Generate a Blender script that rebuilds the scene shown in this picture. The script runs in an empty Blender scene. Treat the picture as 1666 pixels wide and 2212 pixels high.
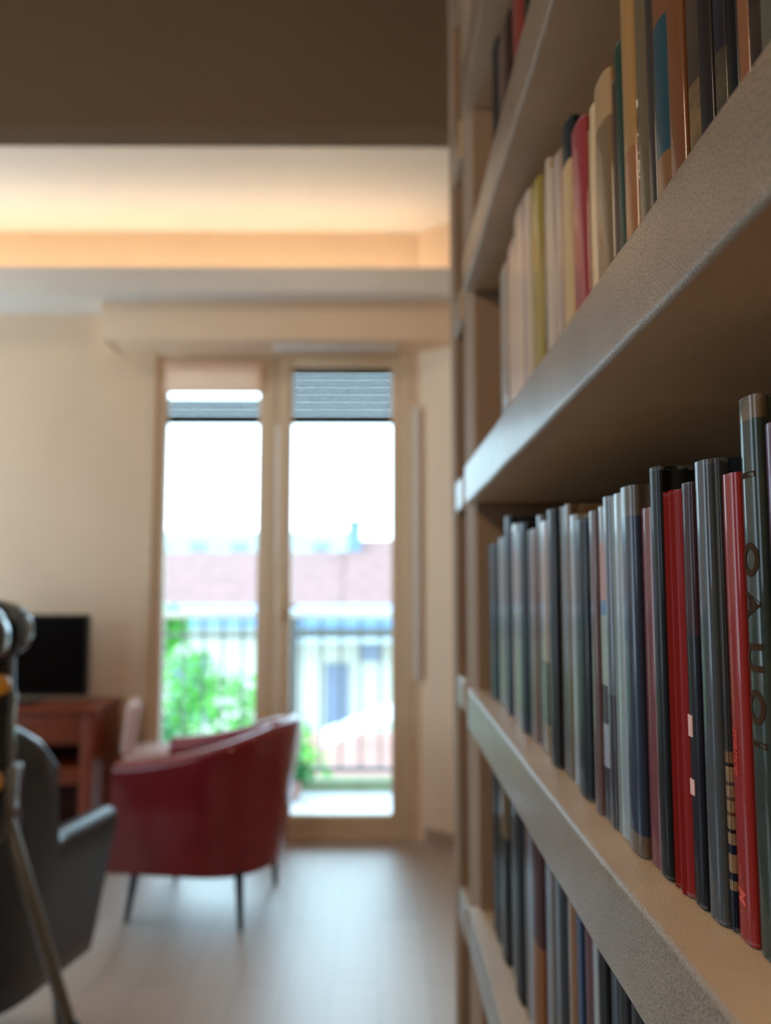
import bpy, bmesh, math, random
from mathutils import Vector, Matrix, noise
R = math.radians
scn = bpy.context.scene
C = scn.collection
EYE = 1.157          # camera height; floor is z = 0

# ---------------------------------------------------------------- camera
cd = bpy.data.cameras.new('camera'); cam = bpy.data.objects.new('camera', cd); C.objects.link(cam)
cam.location = (0, 0, EYE); cam.rotation_euler = (R(90 + 5.277), 0, R(-0.337))
cd.sensor_fit = 'HORIZONTAL'; cd.sensor_width = 36.0; cd.lens = 1700 / 1666 * 36.0
cd.clip_start = 0.01; cd.clip_end = 2000
cd.dof.use_dof = True; cd.dof.focus_distance = 0.36; cd.dof.aperture_fstop = 7.4
scn.camera = cam
# ---------------------------------------------------------------- sky (overcast, even)
w = bpy.data.worlds.new('overcast_sky'); scn.world = w; w.use_nodes = True
bg = w.node_tree.nodes['Background']; bg.inputs[0].default_value = (0.60, 0.82, 1.0, 1); bg.inputs[1].default_value = 5.0
# ---------------------------------------------------------------- exposure
vs = scn.view_settings
vs.view_transform = 'Standard'; vs.look = 'None'; vs.gamma = 1; vs.use_curve_mapping = False
vs.exposure = 0.76
scn.cycles.max_bounces = 10; scn.cycles.diffuse_bounces = 6; scn.cycles.glossy_bounces = 4
scn.cycles.transparent_max_bounces = 12; scn.cycles.sample_clamp_indirect = 6
scn.cycles.caustics_reflective = False; scn.cycles.caustics_refractive = False

def area(name, loc, rot, sx, sy, power, col, portal=False):
    l = bpy.data.lights.new(name, 'AREA'); l.shape = 'RECTANGLE'; l.size = sx; l.size_y = sy
    l.energy = power; l.color = col
    if portal: l.cycles.is_portal = True
    o = bpy.data.objects.new(name, l); o.location = loc; o.rotation_euler = rot; C.objects.link(o); return o
# sky openings lighting the rooms: the door and two added, unseen windows
area('door_portal', (-0.48, 3.79, 1.1), (R(-90), 0, 0), 1.25, 2.1, 1, (1, 1, 1), True)
area('added_side_window_portal', (-3.52, 2.85, 1.25), (0, R(-90), 0), 2.3, 1.6, 1, (1, 1, 1), True)
area('added_study_window_portal', (-3.02, 0.1, 1.6), (0, R(-90), 0), 1.2, 1.0, 1, (1, 1, 1), True)

# ---------------------------------------------------------------- materials
def lin(c):
    return tuple(((v/255)/12.92 if v/255 <= .04045 else ((v/255+.055)/1.055)**2.4) for v in c) + (1,)
class NT:
    def __init__(s, name):
        s.m = bpy.data.materials.new(name); s.m.use_nodes = True; s.t = s.m.node_tree
        s.p = s.t.nodes['Principled BSDF']; s.out = s.t.nodes['Material Output']
        s.tc = None
    def n(s, typ, **k):
        x = s.t.nodes.new(typ)
        for a, b in k.items(): setattr(x, a, b)
        return x
    def l(s, a, b): s.t.links.new(a, b)
    def co(s):
        if not s.tc: s.tc = s.n('ShaderNodeTexCoord')
        return s.tc.outputs['Object']
    def noise(s, scale, detail=4, rough=.6, stretch=None):
        x = s.n('ShaderNodeTexNoise'); x.inputs['Scale'].default_value = scale; x.inputs['Detail'].default_value = detail
        x.inputs['Roughness'].default_value = rough
        if stretch:
            mp = s.n('ShaderNodeMapping'); mp.inputs['Scale'].default_value = stretch
            s.l(s.co(), mp.inputs[0]); s.l(mp.outputs[0], x.inputs['Vector'])
        else: s.l(s.co(), x.inputs['Vector'])
        return x.outputs['Fac']
    def ramp(s, fac, stops, mode='LINEAR'):
        r = s.n('ShaderNodeValToRGB'); r.color_ramp.interpolation = mode
        e = r.color_ramp.elements
        while len(e) < len(stops): e.new(1)
        for q, (p, c) in zip(e, stops): q.position = p; q.color = c if len(c) == 4 else lin(c)
        s.l(fac, r.inputs[0]); return r.outputs[0]
    def mix(s, fac, a, b):
        x = s.n('ShaderNodeMix', data_type='RGBA')
        if hasattr(fac, 'node'): s.l(fac, x.inputs[0])
        else: x.inputs[0].default_value = fac
        for i, v in ((6, a), (7, b)):
            if hasattr(v, 'node'): s.l(v, x.inputs[i])
            else: x.inputs[i].default_value = v if len(v) == 4 else lin(v)
        return x.outputs[2]
    def math(s, op, a, b=0.0):
        x = s.n('ShaderNodeMath', operation=op)
        for i, v in ((0, a), (1, b)):
            if hasattr(v, 'node'): s.l(v, x.inputs[i])
            else: x.inputs[i].default_value = v
        return x.outputs[0]
    def bump(s, h, dist, strength=1.0):
        b = s.n('ShaderNodeBump'); b.inputs['Distance'].default_value = dist; b.inputs['Strength'].default_value = strength
        s.l(h, b.inputs['Height']); s.l(b.outputs[0], s.p.inputs['Normal']); return b
    def base(s, c):
        if hasattr(c, 'node'): s.l(c, s.p.inputs['Base Color'])
        else: s.p.inputs['Base Color'].default_value = c if len(c) == 4 else lin(c)
    def set(s, rough=None, metal=None, coat=None, coatr=None, spec=None):
        p = s.p.inputs
        if rough is not None: p['Roughness'].default_value = rough
        if metal is not None: p['Metallic'].default_value = metal
        if coat is not None: p['Coat Weight'].default_value = coat
        if coatr is not None: p['Coat Roughness'].default_value = coatr
        if spec is not None: p['Specular IOR Level'].default_value = spec
def simple(name, c, rough=.5, var=.12, scale=20, bump=0, bs=200, **k):
    s = NT(name); f = s.noise(scale)
    a = tuple(v*(1-var) for v in lin(c)[:3]) + (1,); b = tuple(min(1, v*(1+var)) for v in lin(c)[:3]) + (1,)
    s.base(s.ramp(f, [(.3, a), (.7, b)])); s.set(rough=rough, **k)
    if bump: s.bump(s.noise(bs, 3), bump)
    return s.m
def emit(name, c, st):
    s = NT(name); e = s.n('ShaderNodeEmission'); e.inputs[0].default_value = c; e.inputs[1].default_value = st
    s.l(e.outputs[0], s.out.inputs['Surface']); return s.m
def glass(name, tint=(.93, .97, .96, 1)):
    s = NT(name); tr = s.n('ShaderNodeBsdfTransparent'); tr.inputs[0].default_value = tint
    gl = s.n('ShaderNodeBsdfGlossy'); gl.inputs['Roughness'].default_value = .02
    fr = s.n('ShaderNodeFresnel'); fr.inputs[0].default_value = 1.5; mx = s.n('ShaderNodeMixShader')
    s.l(fr.outputs[0], mx.inputs[0]); s.l(tr.outputs[0], mx.inputs[1]); s.l(gl.outputs[0], mx.inputs[2])
    s.l(mx.outputs[0], s.out.inputs['Surface']); return s.m

M = {}
M['wall'] = simple('warm_plaster', (232, 203, 172), .85, .03, 3, .0008, 90)
M['ceiling'] = simple('ceiling_paint', (220, 213, 203), .9, .02, 3)
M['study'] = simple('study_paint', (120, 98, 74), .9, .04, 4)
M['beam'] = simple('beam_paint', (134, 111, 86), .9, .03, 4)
M['upright'] = simple('upright_paint', (150, 122, 98), .75, .06, 8, .0004, 900, spec=.2)
M['skirting'] = simple('skirting_paint', (168, 138, 112), .6, .05, 8)
M['frame'] = simple('cream_door_paint', (226, 200, 168), .45, .03, 8)
M['white'] = simple('white_paint', (225, 222, 216), .5, .03, 8)
M['led'] = emit('warm_light_strip', (1, .84, .62, 1), 11)
M['lamp'] = emit('fill_lamp_glow', (1, .90, .78, 1), 6)  # glow of the unseen ceiling lamps, added to brighten the living room
M['shelf_fill'] = emit('shelf_fill_glow', (1, .80, .58, 1), 32)  # glow of the added floor lamp that brightens the near shelves
M['glass'] = glass('window_glass')
M['black_plastic'] = simple('black_plastic', (16, 17, 19), .35, .1)
M['screen'] = simple('screen_black', (6, 7, 9), .12, .05)
M['wood'] = simple('red_brown_wood', (128, 58, 30), .38, .25, 30)
M['wood_dark'] = simple('dark_wood', (70, 26, 16), .5, .2, 30)
M['red'] = simple('dark_red_leather', (128, 8, 20), .6, .10, 14, .0003, 260, spec=.25, coat=.8, coatr=.14)
M['slate'] = simple('slate_leather', (13, 19, 31), .5, .10, 14, .0003, 260, spec=.3, coat=.6, coatr=.22)
M['metal'] = simple('dark_metal', (60, 66, 72), .3, .1, 30, metal=.8)
M['grey_metal'] = simple('grey_tube', (104, 98, 92), .45, .1, 30, metal=.3)
M['rail'] = simple('railing_paint', (92, 98, 104), .5, .1)
M['rail_white'] = simple('white_handrail', (205, 208, 210), .5, .04)
M['pale'] = simple('pale_pink_cloth', (226, 196, 190), .8, .05, 30)
M['amber'] = simple('amber_plastic', (196, 130, 24), .4, .1)
M['bluelens'] = simple('blue_coated_lens', (70, 150, 245), .12, .05, metal=.6)
M['gloss_black'] = simple('gloss_black', (14, 15, 18), .2, .05, coat=1.0, coatr=.08)
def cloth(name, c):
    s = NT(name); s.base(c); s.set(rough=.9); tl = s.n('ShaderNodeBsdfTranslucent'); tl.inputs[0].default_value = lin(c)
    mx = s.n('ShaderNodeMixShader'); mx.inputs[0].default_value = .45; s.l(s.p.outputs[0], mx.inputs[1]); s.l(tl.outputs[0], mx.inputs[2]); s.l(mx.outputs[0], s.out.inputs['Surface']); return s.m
M['reflection_sheet'] = cloth('peach_reflection_cloth', (250, 226, 206))  # peach tone stands in for cove light mirrored in the left glass
M['slat'] = simple('grey_shutter_slat', (84, 84, 92), .6, .08, 60)
M['balcony'] = simple('balcony_tile', (196, 196, 204), .7, .05, 10)
M['curb'] = simple('mossy_curb', (118, 132, 104), .9, .2, 12)
M['terracotta'] = simple('terracotta_tiles', (124, 92, 88), .9, .14, 2.5)
M['terracotta2'] = simple('faded_terracotta', (150, 108, 98), .9, .14, 2.5)
M['facade'] = simple('cream_facade', (188, 186, 170), .9, .05, 1)
M['facade_white'] = simple('white_facade', (158, 166, 166), .9, .05, 1)
M['bluegrey'] = simple('blue_grey_sheet', (92, 118, 146), .6, .06, 2)
M['darkglass'] = simple('dark_window_glass', (112, 122, 140), .2, .1)
M['hill'] = simple('hazy_hill', (80, 112, 122), 1, .15, .02)
M['leaf'] = simple('leaf_green', (70, 150, 40), .6, .35, 3)
M['leaf2'] = simple('deep_leaf_green', (24, 110, 44), .6, .3, 3)
M['bark'] = simple('bark', (80, 66, 50), .9, .2, 10)
M['ground'] = simple('street_ground', (120, 122, 124), .95, .1, .3)
M['pages'] = simple('book_paper', (214, 200, 170), .9, .08, 60)

def shelf_mat():
    s = NT('textured_beige_paint')
    n1 = s.noise(1700, 2, .5); n2 = s.noise(14, 4, .6); n3 = s.noise(950, 2, .5)
    h = s.math('ADD', s.ramp(n1, [(.35, (0, 0, 0)), (.65, (255, 255, 255))]), n3)
    sep = s.n('ShaderNodeSeparateXYZ'); g = s.n('ShaderNodeNewGeometry'); s.l(g.outputs['True Normal'], sep.inputs[0])
    ax = s.math('ABSOLUTE', sep.outputs[0]); az = s.math('ADD', s.math('MULTIPLY', ax, .93), .07)   # rollered front, smooth top
    c0 = s.mix(s.ramp(n2, [(.35, (0, 0, 0)), (.7, (255, 255, 255))]), (178, 150, 120), (200, 171, 138))
    sp = s.mix(s.ramp(n3, [(.42, (0, 0, 0)), (.60, (215, 215, 215))]), c0, (96, 76, 58))
    s.base(s.mix(ax, s.mix(.35, c0, (226, 196, 158)), sp))
    s.bump(s.math('MULTIPLY', h, az), .0017)
    s.set(rough=.34, spec=.5, coat=.26, coatr=.28); return s.m
M['shelf'] = shelf_mat()
def floor_mat():
    s = NT('glossy_plank_floor')
    b = s.n('ShaderNodeTexBrick'); b.offset = .37; b.inputs['Scale'].default_value = 1
    b.inputs['Brick Width'].default_value = 1.2; b.inputs['Row Height'].default_value = .14; b.inputs['Mortar Size'].default_value = .0012
    mp = s.n('ShaderNodeMapping'); mp.inputs['Rotation'].default_value = (0, 0, R(90)); s.l(s.co(), mp.inputs[0]); s.l(mp.outputs[0], b.inputs['Vector'])
    b.inputs['Color1'].default_value = lin((176, 156, 140)); b.inputs['Color2'].default_value = lin((160, 138, 120)); b.inputs['Mortar'].default_value = lin((84, 58, 40))
    g = s.noise(9, 5, .6, (1.0, .12, 1))
    s.base(s.mix(s.ramp(g, [(.35, (0, 0, 0)), (.65, (90, 90, 90))]), b.outputs['Color'], (112, 78, 54)))
    s.set(rough=.5, spec=1.0, coat=1.0, coatr=.52); s.p.inputs['Coat IOR'].default_value = 3.0; return s.m
M['floor'] = floor_mat()

def cover_mat(name, rgb, h, t, kind, kk, rnd):
    s = NT(name); sep = s.n('ShaderNodeSeparateXYZ'); s.l(s.co(), sep.inputs[0]); X, Yc, Z = sep.outputs
    wob = s.math('MULTIPLY', s.math('SUBTRACT', s.noise(60, 3), .5), .002)
    z = s.math('DIVIDE', s.math('ADD', Z, wob), h)
    stops = [(0.0, None)]
    bands = sorted(kk.get('bands', []), key=lambda q: -q[0])           # from the top down: colour applies below that height
    cols = [kk.get('top', rgb) if kk.get('top') and kk.get('bands') else rgb] + [c for _, c in bands]
    zs = [min(.999, max(0, q[0]/h)) for q in bands] + [0.0]
    # zs[i] is the height above which cols[i] holds
    st = sorted(zip(zs, cols), key=lambda q: q[0])
    if len(st) > 1: col = s.ramp(z, [(p, c) for p, c in st], 'CONSTANT')
    else: col = s.mix(0.0, rgb, rgb)
    if kk.get('side'):
        m = s.math('MULTIPLY', s.math('GREATER_THAN', X, .0045), s.math('LESS_THAN', Yc, 0))
        col = s.mix(m, col, kk['side'])
    if kk.get('top') and not kk.get('bands'):
        m = s.math('MULTIPLY', s.math('GREATER_THAN', z, .955), s.math('LESS_THAN', X, .006))
        col = s.mix(m, col, kk['top'])
    big = s.noise(rnd.uniform(9, 16), 5, .65)
    if kk.get('mott'): col = s.mix(s.ramp(big, [(.44, (0, 0, 0)), (.60, (230, 230, 230))]), col, kk['mott'])
    fine = s.noise(700, 3, .7, (1, 1, .35))
    v = sum(lin(rgb)[:3])/3
    dk = tuple(q*.72 for q in lin(rgb)[:3]) + (1,)
    col = s.mix(s.ramp(fine, [(.45, (0, 0, 0)), (.75, (150, 150, 150))]), col, dk)
    # worn ends and edges
    e1 = s.math('MAXIMUM', s.math('GREATER_THAN', Z, h - .0022), s.math('LESS_THAN', Z, .0018))
    wn = s.math('GREATER_THAN', s.noise(240, 2), .52)
    lt = tuple(min(1, q*.5 + .22) for q in lin(rgb)[:3]) + (1,)
    col = s.mix(s.math('MULTIPLY', s.math('MULTIPLY', e1, wn), .45), col, lt)
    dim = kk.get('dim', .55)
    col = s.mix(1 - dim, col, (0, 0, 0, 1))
    s.base(col)
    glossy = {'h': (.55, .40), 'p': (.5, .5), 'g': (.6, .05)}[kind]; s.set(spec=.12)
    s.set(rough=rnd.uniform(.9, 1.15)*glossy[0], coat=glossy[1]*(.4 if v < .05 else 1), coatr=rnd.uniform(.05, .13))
    s.bump(s.math('ADD', s.noise(500, 2), s.math('MULTIPLY', big, 3)), .00012)
    return s.m

# ---------------------------------------------------------------- building helpers
def link(name, me, parent=None, mat=None, **props):
    o = bpy.data.objects.new(name, me); C.objects.link(o)
    if mat: me.materials.append(M[mat] if isinstance(mat, str) else mat)
    if parent: o.parent = parent
    for k, v in props.items(): o[k] = v
    return o
def empty(name, loc, label, cat, rz=0, group=None, kind=None):
    o = bpy.data.objects.new(name, None); o.empty_display_size = .05; C.objects.link(o)
    o.location = loc; o.rotation_euler = (0, 0, rz)
    if label: o['label'] = label
    if cat: o['category'] = cat
    if group: o['group'] = group
    if kind: o['kind'] = kind
    return o
def smooth(me, ang=35):
    me.polygons.foreach_set('use_smooth', [True]*len(me.polygons)); me.set_sharp_from_angle(angle=R(ang))
def box_bm(bm, x0, x1, y0, y1, z0, z1, bev=0.0):
    r = bmesh.ops.create_cube(bm, size=1)
    vs_ = r['verts']
    for v in vs_: v.co = Vector(((x0+x1)/2 + v.co.x*(x1-x0), (y0+y1)/2 + v.co.y*(y1-y0), (z0+z1)/2 + v.co.z*(z1-z0)))
    if bev:
        es = list({e for v in vs_ for e in v.link_edges})
        bmesh.ops.bevel(bm, geom=es, offset=bev, segments=2, profile=.6, affect='EDGES', clamp_overlap=True)
def boxes(name, bl, mat, parent=None, bev=0.0, **props):
    bm = bmesh.new()
    for b in bl: box_bm(bm, *b, bev=bev)
    me = bpy.data.meshes.new(name); bm.to_mesh(me); bm.free()
    if bev: smooth(me, 40)
    return link(name, me, parent, mat, **props)
def struct(name, bl, mat, parent=None, bev=0.0):
    return boxes(name, bl, mat, parent, bev, **({} if parent else {'kind': 'structure'}))
def lathe(name, prof, mat, parent=None, seg=40, axis='Z', loc=(0, 0, 0), rot=None, **props):
    bm = bmesh.new(); rings = []
    for r, z in prof:
        rings.append([bm.verts.new((r*math.cos(2*math.pi*i/seg), r*math.sin(2*math.pi*i/seg), z)) for i in range(seg)])
    for a, b in zip(rings, rings[1:]):
        for i in range(seg): bm.faces.new((a[i], a[(i+1) % seg], b[(i+1) % seg], b[i]))
    bm.faces.new(rings[0][::-1]); bm.faces.new(rings[-1])
    me = bpy.data.meshes.new(name); bm.to_mesh(me); bm.free(); smooth(me, 40)
    o = link(name, me, parent, mat, **props); o.location = loc
    if rot: o.rotation_euler = rot
    return o
def tube(name, a, b, r0, r1, mat, parent=None, seg=16, **props):
    a = Vector(a); b = Vector(b); d = b - a; q = d.to_track_quat('Z', 'Y').to_matrix()
    bm = bmesh.new(); rings = []
    L = d.length
    for r, z in ((r0*.8, 0), (r0, r0*.2), (r1, L - r1*.2), (r1*.8, L)):
        rings.append([bm.verts.new(a + q @ Vector((r*math.cos(2*math.pi*i/seg), r*math.sin(2*math.pi*i/seg), z))) for i in range(seg)])
    for p, s in zip(rings, rings[1:]):
        for i in range(seg): bm.faces.new((p[i], p[(i+1) % seg], s[(i+1) % seg], s[i]))
    bm.faces.new(rings[0][::-1]); bm.faces.new(rings[-1])
    me = bpy.data.meshes.new(name); bm.to_mesh(me); bm.free(); smooth(me, 45)
    return link(name, me, parent, mat, **props)

# ---------------------------------------------------------------- the setting
XL = -3.5
struct('floor', [(XL, 1.2, -1.6, 3.86, -.12, 0)], 'floor')
# back wall with the balcony door opening x -1.12..0.15, z 0..2.34
struct('wall_back', [(XL-.2, -1.12, 3.7, 3.9, 0, 2.95), (-1.12, .15, 3.7, 3.9, 2.30, 2.95), (.15, .20, 3.7, 3.9, 0, 2.95)], 'wall')
def slab(name, p0, p1, th, z0, z1, mat, **props):
    p0 = Vector(p0); p1 = Vector(p1); d = (p1-p0).normalized(); n = Vector((-d.y, d.x))*th
    bm = bmesh.new(); q = [p0, p1, p1+n, p0+n]
    lo = [bm.verts.new((v.x, v.y, z0)) for v in q]; hi = [bm.verts.new((v.x, v.y, z1)) for v in q]
    bm.faces.new(lo[::-1]); bm.faces.new(hi)
    for i in range(4): bm.faces.new((lo[i], lo[(i+1) % 4], hi[(i+1) % 4], hi[i]))
    me = bpy.data.meshes.new(name); bm.to_mesh(me); bm.free(); return link(name, me, None, mat, **props)
slab('wall_right', (.185, 3.70), (.95, 3.12), .15, 0, 2.95, 'wall', kind='structure')
slab('wall_side', (.95, 3.12), (.95, -1.6), .15, 0, 2.95, 'wall', kind='structure')
# left wall of the living room with an unseen window added for daylight, opening y 2.1..3.6, z .95..2.25
struct('wall_left', [(XL-.15, XL, 1.2, 2.05, 0, 2.95), (XL-.15, XL, 3.65, 3.9, 0, 2.95), (XL-.15, XL, 2.05, 3.65, 0, .1), (XL-.15, XL, 2.05, 3.65, 2.4, 2.95)], 'wall')
wl = struct('added_window_1', [(XL-.09, XL-.04, 2.05, 2.11, .1, 2.4), (XL-.09, XL-.04, 3.59, 3.65, .1, 2.4), (XL-.09, XL-.04, 2.82, 2.88, .1, 2.4), (XL-.09, XL-.04, 2.11, 3.59, .1, .16), (XL-.09, XL-.04, 2.11, 3.59, 2.34, 2.4)], 'frame')
# study (near room) walls, with an unseen window added on its left for daylight: y -.5..0.7
struct('wall_study_left', [(-3.15, -3.0, -1.6, -.5, 0, 2.85), (-3.15, -3.0, .7, 1.9, 0, 2.85), (-3.15, -3.0, -.5, .7, 0, 1.1), (-3.15, -3.0, -.5, .7, 2.1, 2.85)], 'study')
struct('added_window_2', [(-3.1, -3.05, -.5, -.45, 1.1, 2.1), (-3.1, -3.05, .65, .7, 1.1, 2.1), (-3.1, -3.05, .07, .13, 1.1, 2.1), (-3.1, -3.05, -.45, .65, 1.1, 1.15), (-3.1, -3.05, -.45, .65, 2.05, 2.1)], 'frame')
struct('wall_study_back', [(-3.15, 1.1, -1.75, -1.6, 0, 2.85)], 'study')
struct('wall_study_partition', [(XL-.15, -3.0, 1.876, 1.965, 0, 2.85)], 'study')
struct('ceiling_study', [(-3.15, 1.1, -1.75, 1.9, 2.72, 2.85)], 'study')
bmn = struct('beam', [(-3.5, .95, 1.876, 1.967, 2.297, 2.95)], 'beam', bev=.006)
struct('ceiling', [(XL-.15, 1.1, 1.9, 3.9, 2.87, 3.0)], 'ceiling')
tr = struct('trim_1', [(XL, .95, 3.40, 3.425, 2.452, 2.57), (XL, .95, 3.425, 3.70, 2.452, 2.475)], 'ceiling', bev=.003)
boxes('light_strip', [(XL+.05, .5, 3.59, 3.62, 2.475, 2.487)], 'led', tr)
# pelmet over the door
pel = boxes('pelmet', [(-1.28, .50, 3.50, 3.52, 2.267, 2.45), (-1.28, -1.255, 3.52, 3.70, 2.267, 2.45), (-1.255, .50, 3.52, 3.70, 2.43, 2.45), (-1.255, .50, 3.52, 3.70, 2.272, 2.286)], 'wall', None, .004,
            label='long plaster-coloured pelmet box above the balcony door', category='pelmet')
boxes('pelmet_highlight', [(-.50, .08, 3.56, 3.60, 2.246, 2.271)], 'white', pel, .004, label='white strip standing in for the highlight under the pelmet')  # added strip, drawn for the highlight on the underside of the pelmet
boxes('corner_light_strip', [(.155, .185, 3.675, 3.70, .72, 2.0)], 'white', None, .004, label='slim white strip added for the daylit wall corner beside the door', category='light strip')  # added strip, drawn for the wall corner catching daylight
struct('baseboard_back', [(XL, -1.13, 3.688, 3.70, 0, .07)], 'skirting')
slab('baseboard_right', (.20, 3.675), (.94, 3.115), .012, 0, .06, 'skirting', kind='structure')

# balcony door: frame, two leaves with glass, roller shutter partly down
dr = struct('door_1', [(-1.12, -1.07, 3.70, 3.80, 0, 2.30), (.10, .15, 3.70, 3.80, 0, 2.30), (-1.07, .10, 3.70, 3.80, 2.255, 2.30), (-1.07, .10, 3.70, 3.82, 0, .035)], 'frame', bev=.004)
GX = ((-1.0695, -1.025, -.585, -.50), (-.495, -.425, .050, .0995))
for a, b, c, d in GX:
    leaf = boxes('door_leaf', [(a, b, 3.715, 3.765, .04, 2.25), (c, d, 3.715, 3.765, .04, 2.25), (b, c, 3.715, 3.765, .04, .105), (b, c, 3.715, 3.765, 2.20, 2.25)], 'frame', dr, .005)
    boxes('glass_pane', [(b-.005, c+.005, 3.737, 3.743, .10, 2.21)], 'glass', leaf)
boxes('door_handle', [(-.475, -.455, 3.703, 3.716, .99, 1.12), (-.47, -.39, 3.675, 3.687, 1.05, 1.067), (-.472, -.458, 3.687, 3.704, 1.05, 1.067)], 'frame', dr, .003)
sh = empty('roller_shutter', (0, 0, 0), 'grey slatted roller shutter rolled most of the way up outside the door', 'shutter')
k = 0; z = 1.96
while z < 2.26:
    boxes('slat', [(-.53, .095, 3.805, 3.815, z, z+.0335)], 'slat', sh, .003)
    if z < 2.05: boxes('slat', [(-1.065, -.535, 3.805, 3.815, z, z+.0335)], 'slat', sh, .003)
    z += .037
boxes('bottom_bar', [(-1.06, .09, 3.80, 3.82, 1.94, 1.96)], 'metal', sh, .003)
bl = boxes('reflection_panel', [(-1.035, -.575, 3.700, 3.708, 2.07, 2.19)], 'reflection_sheet', None, .002, label='peach blind pulled a little down over the left door leaf', category='reflection_sheet')  # added sheet in place of the warm cove reflection in the door glass
lathe('reflection_panel_roll', [(.001, 0), (.018, .001), (.018, .46), (.001, .461)], 'reflection_sheet', bl, 16, loc=(-1.035, 3.69, 2.20), rot=(0, R(90), 0))

# unseen ceiling lamps added behind the beam to brighten the living room
for i, (x, y, rm) in enumerate(((-2.1, 2.65, 'living room'), (-.3, 2.55, 'living room'))):
    lp = empty('fill_ceiling_lamp', (x, y, 2.87), 'unseen ceiling lamp added for light over the ' + ('television end' if i == 0 else 'balcony door end') + ' of the living room', 'lamp')
    lathe('lamp_shade', [(.02, -.10), (.11, -.085), (.15, -.045), (.155, -.012)], 'lamp', lp)
    lathe('base', [(.165, -.012), (.165, -.001)], 'white', lp)

fl = empty('fill_floor_lamp', (-.62, -.35, 0), 'unseen floor lamp added behind the viewpoint to brighten the shelves', 'lamp')  # unseen lamp added behind the camera to brighten the near shelves
lathe('base', [(.13, 0), (.13, .012), (.02, .02), (.012, .03)], 'metal', fl)
tube('pole', (0, 0, .02), (0, 0, 1.80), .011, .011, 'metal', fl)
lathe('lamp_shade', [(.02, 0), (.08, .02), (.115, .08), (.12, .13), (.10, .19), (.03, .23)], 'shelf_fill', fl, loc=(0, 0, 1.79))

# ---------------------------------------------------------------- bookcase
bc = empty('bookcase', (.30, .4, 0), 'built-in beige bookcase with thick textured shelves along the right wall', 'bookcase')
BX = Vector((.30, .4, 0))
def board(name, xf, y0, y1, xb, top, bot, parent=bc, n=70, r=.0035, mat='shelf'):
    """horizontal board along y with a rounded, slightly uneven front edge; top/bot are functions of y"""
    bm = bmesh.new(); rings = []
    for i in range(n+1):
        y = y0 + (y1-y0)*i/n
        zt = EYE + top(y) + .0006*noise.noise((y*9, xf*7, top(.5)*50)); zb = EYE + bot(y) + .0010*noise.noise((y*14, 3.3, bot(.5)*50))
        x = xf + .0007*noise.noise((y*11, 7.7, top(.5)*31)); pr = [(xb, zt)]
        for q in range(6):
            a = math.pi/2*q/5; pr.append((x + r - r*math.sin(a), zt - r + r*math.cos(a)))
        for q in range(6):
            a = math.pi/2*q/5; pr.append((x + r - r*math.cos(a), zb + r - r*math.sin(a)))
        pr.append((xb, zb))
        rings.append([bm.verts.new((p[0]-BX.x, y-BX.y, p[1])) for p in pr])
    m = len(rings[0])
    for a, b in zip(rings, rings[1:]):
        for i in range(m): bm.faces.new((a[i], b[i], b[(i+1) % m], a[(i+1) % m]))
    bm.faces.new(rings[0]); bm.faces.new(rings[-1][::-1])
    bmesh.ops.recalc_face_normals(bm, faces=bm.faces)
    me = bpy.data.meshes.new(name); bm.to_mesh(me); bm.free(); smooth(me, 50)
    return link(name, me, parent, mat)
K = lambda v: (lambda y: v)
YD = 1.102; YN = -.30; XB = .43
top2 = lambda y: -.1495 + .0055*max(0, (y-.6)/.5)
board('shelf', .120, YN, YD+.012, XB, K(.1692), lambda y: .1198 - .0065*min(1, max(0, (y-.24)/.8)))
board('shelf', .120, YN, YD+.012, XB, top2, lambda y: -.2020 + .004*max(0, (y-.6)/.45))
board('shelf', .120, YN, YD+.012, XB, lambda y: .466+.008*y, lambda y: .402+.019*y)
board('shelf', .119, YN, YD+.012, XB, K(-.436), K(-.486))
board('shelf', .120, YN, YD+.012, XB, K(.765), K(.700))
board('shelf', .120, YN, YD+.012, XB, K(-.745), K(-.79))
board('shelf', .120, YN, YD+.012, XB, K(1.05), K(1.0), n=20)
board('shelf', .120, YN, YD+.012, XB, K(-1.09), K(-1.15), n=20)
for t_, b_ in ((.172, .122), (-.150, -.196), (.478, .425), (-.488, -.538), (.765, .70), (-.79, -.84), (1.05, 1.0), (-1.09, -1.15)):
    board('shelf', .128, 1.235, 1.33, XB, K(t_), K(b_), n=8)
levels = [(1.0, .765), (.70, .474), (.42, .1692), (.113, -.144), (-.197, -.436), (-.486, -.745), (-.79, -1.09)]
U = [(.134, YD, 1.235), (.128, 1.33, 1.415)]
for xf, a, b in U:
    boxes('upright', [(xf-BX.x, XB-BX.x, a-BX.y, b-BX.y, .001, 2.715)], 'upright', bc, .004)
boxes('upright', [(.122-BX.x, XB-BX.x, YN-.06-BX.y, YN-BX.y, .001, 2.715)], 'upright', bc, .004)
boxes('back_panel', [(XB-BX.x, XB+.02-BX.x, YN-.06-BX.y, 1.415-BX.y, .001, 2.715)], 'upright', bc)
# rounded lips of the second bay, which stand a little proud of the uprights
for t_, b_ in ((-.146, -.196), (-.486, -.538)):
    pass

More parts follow.
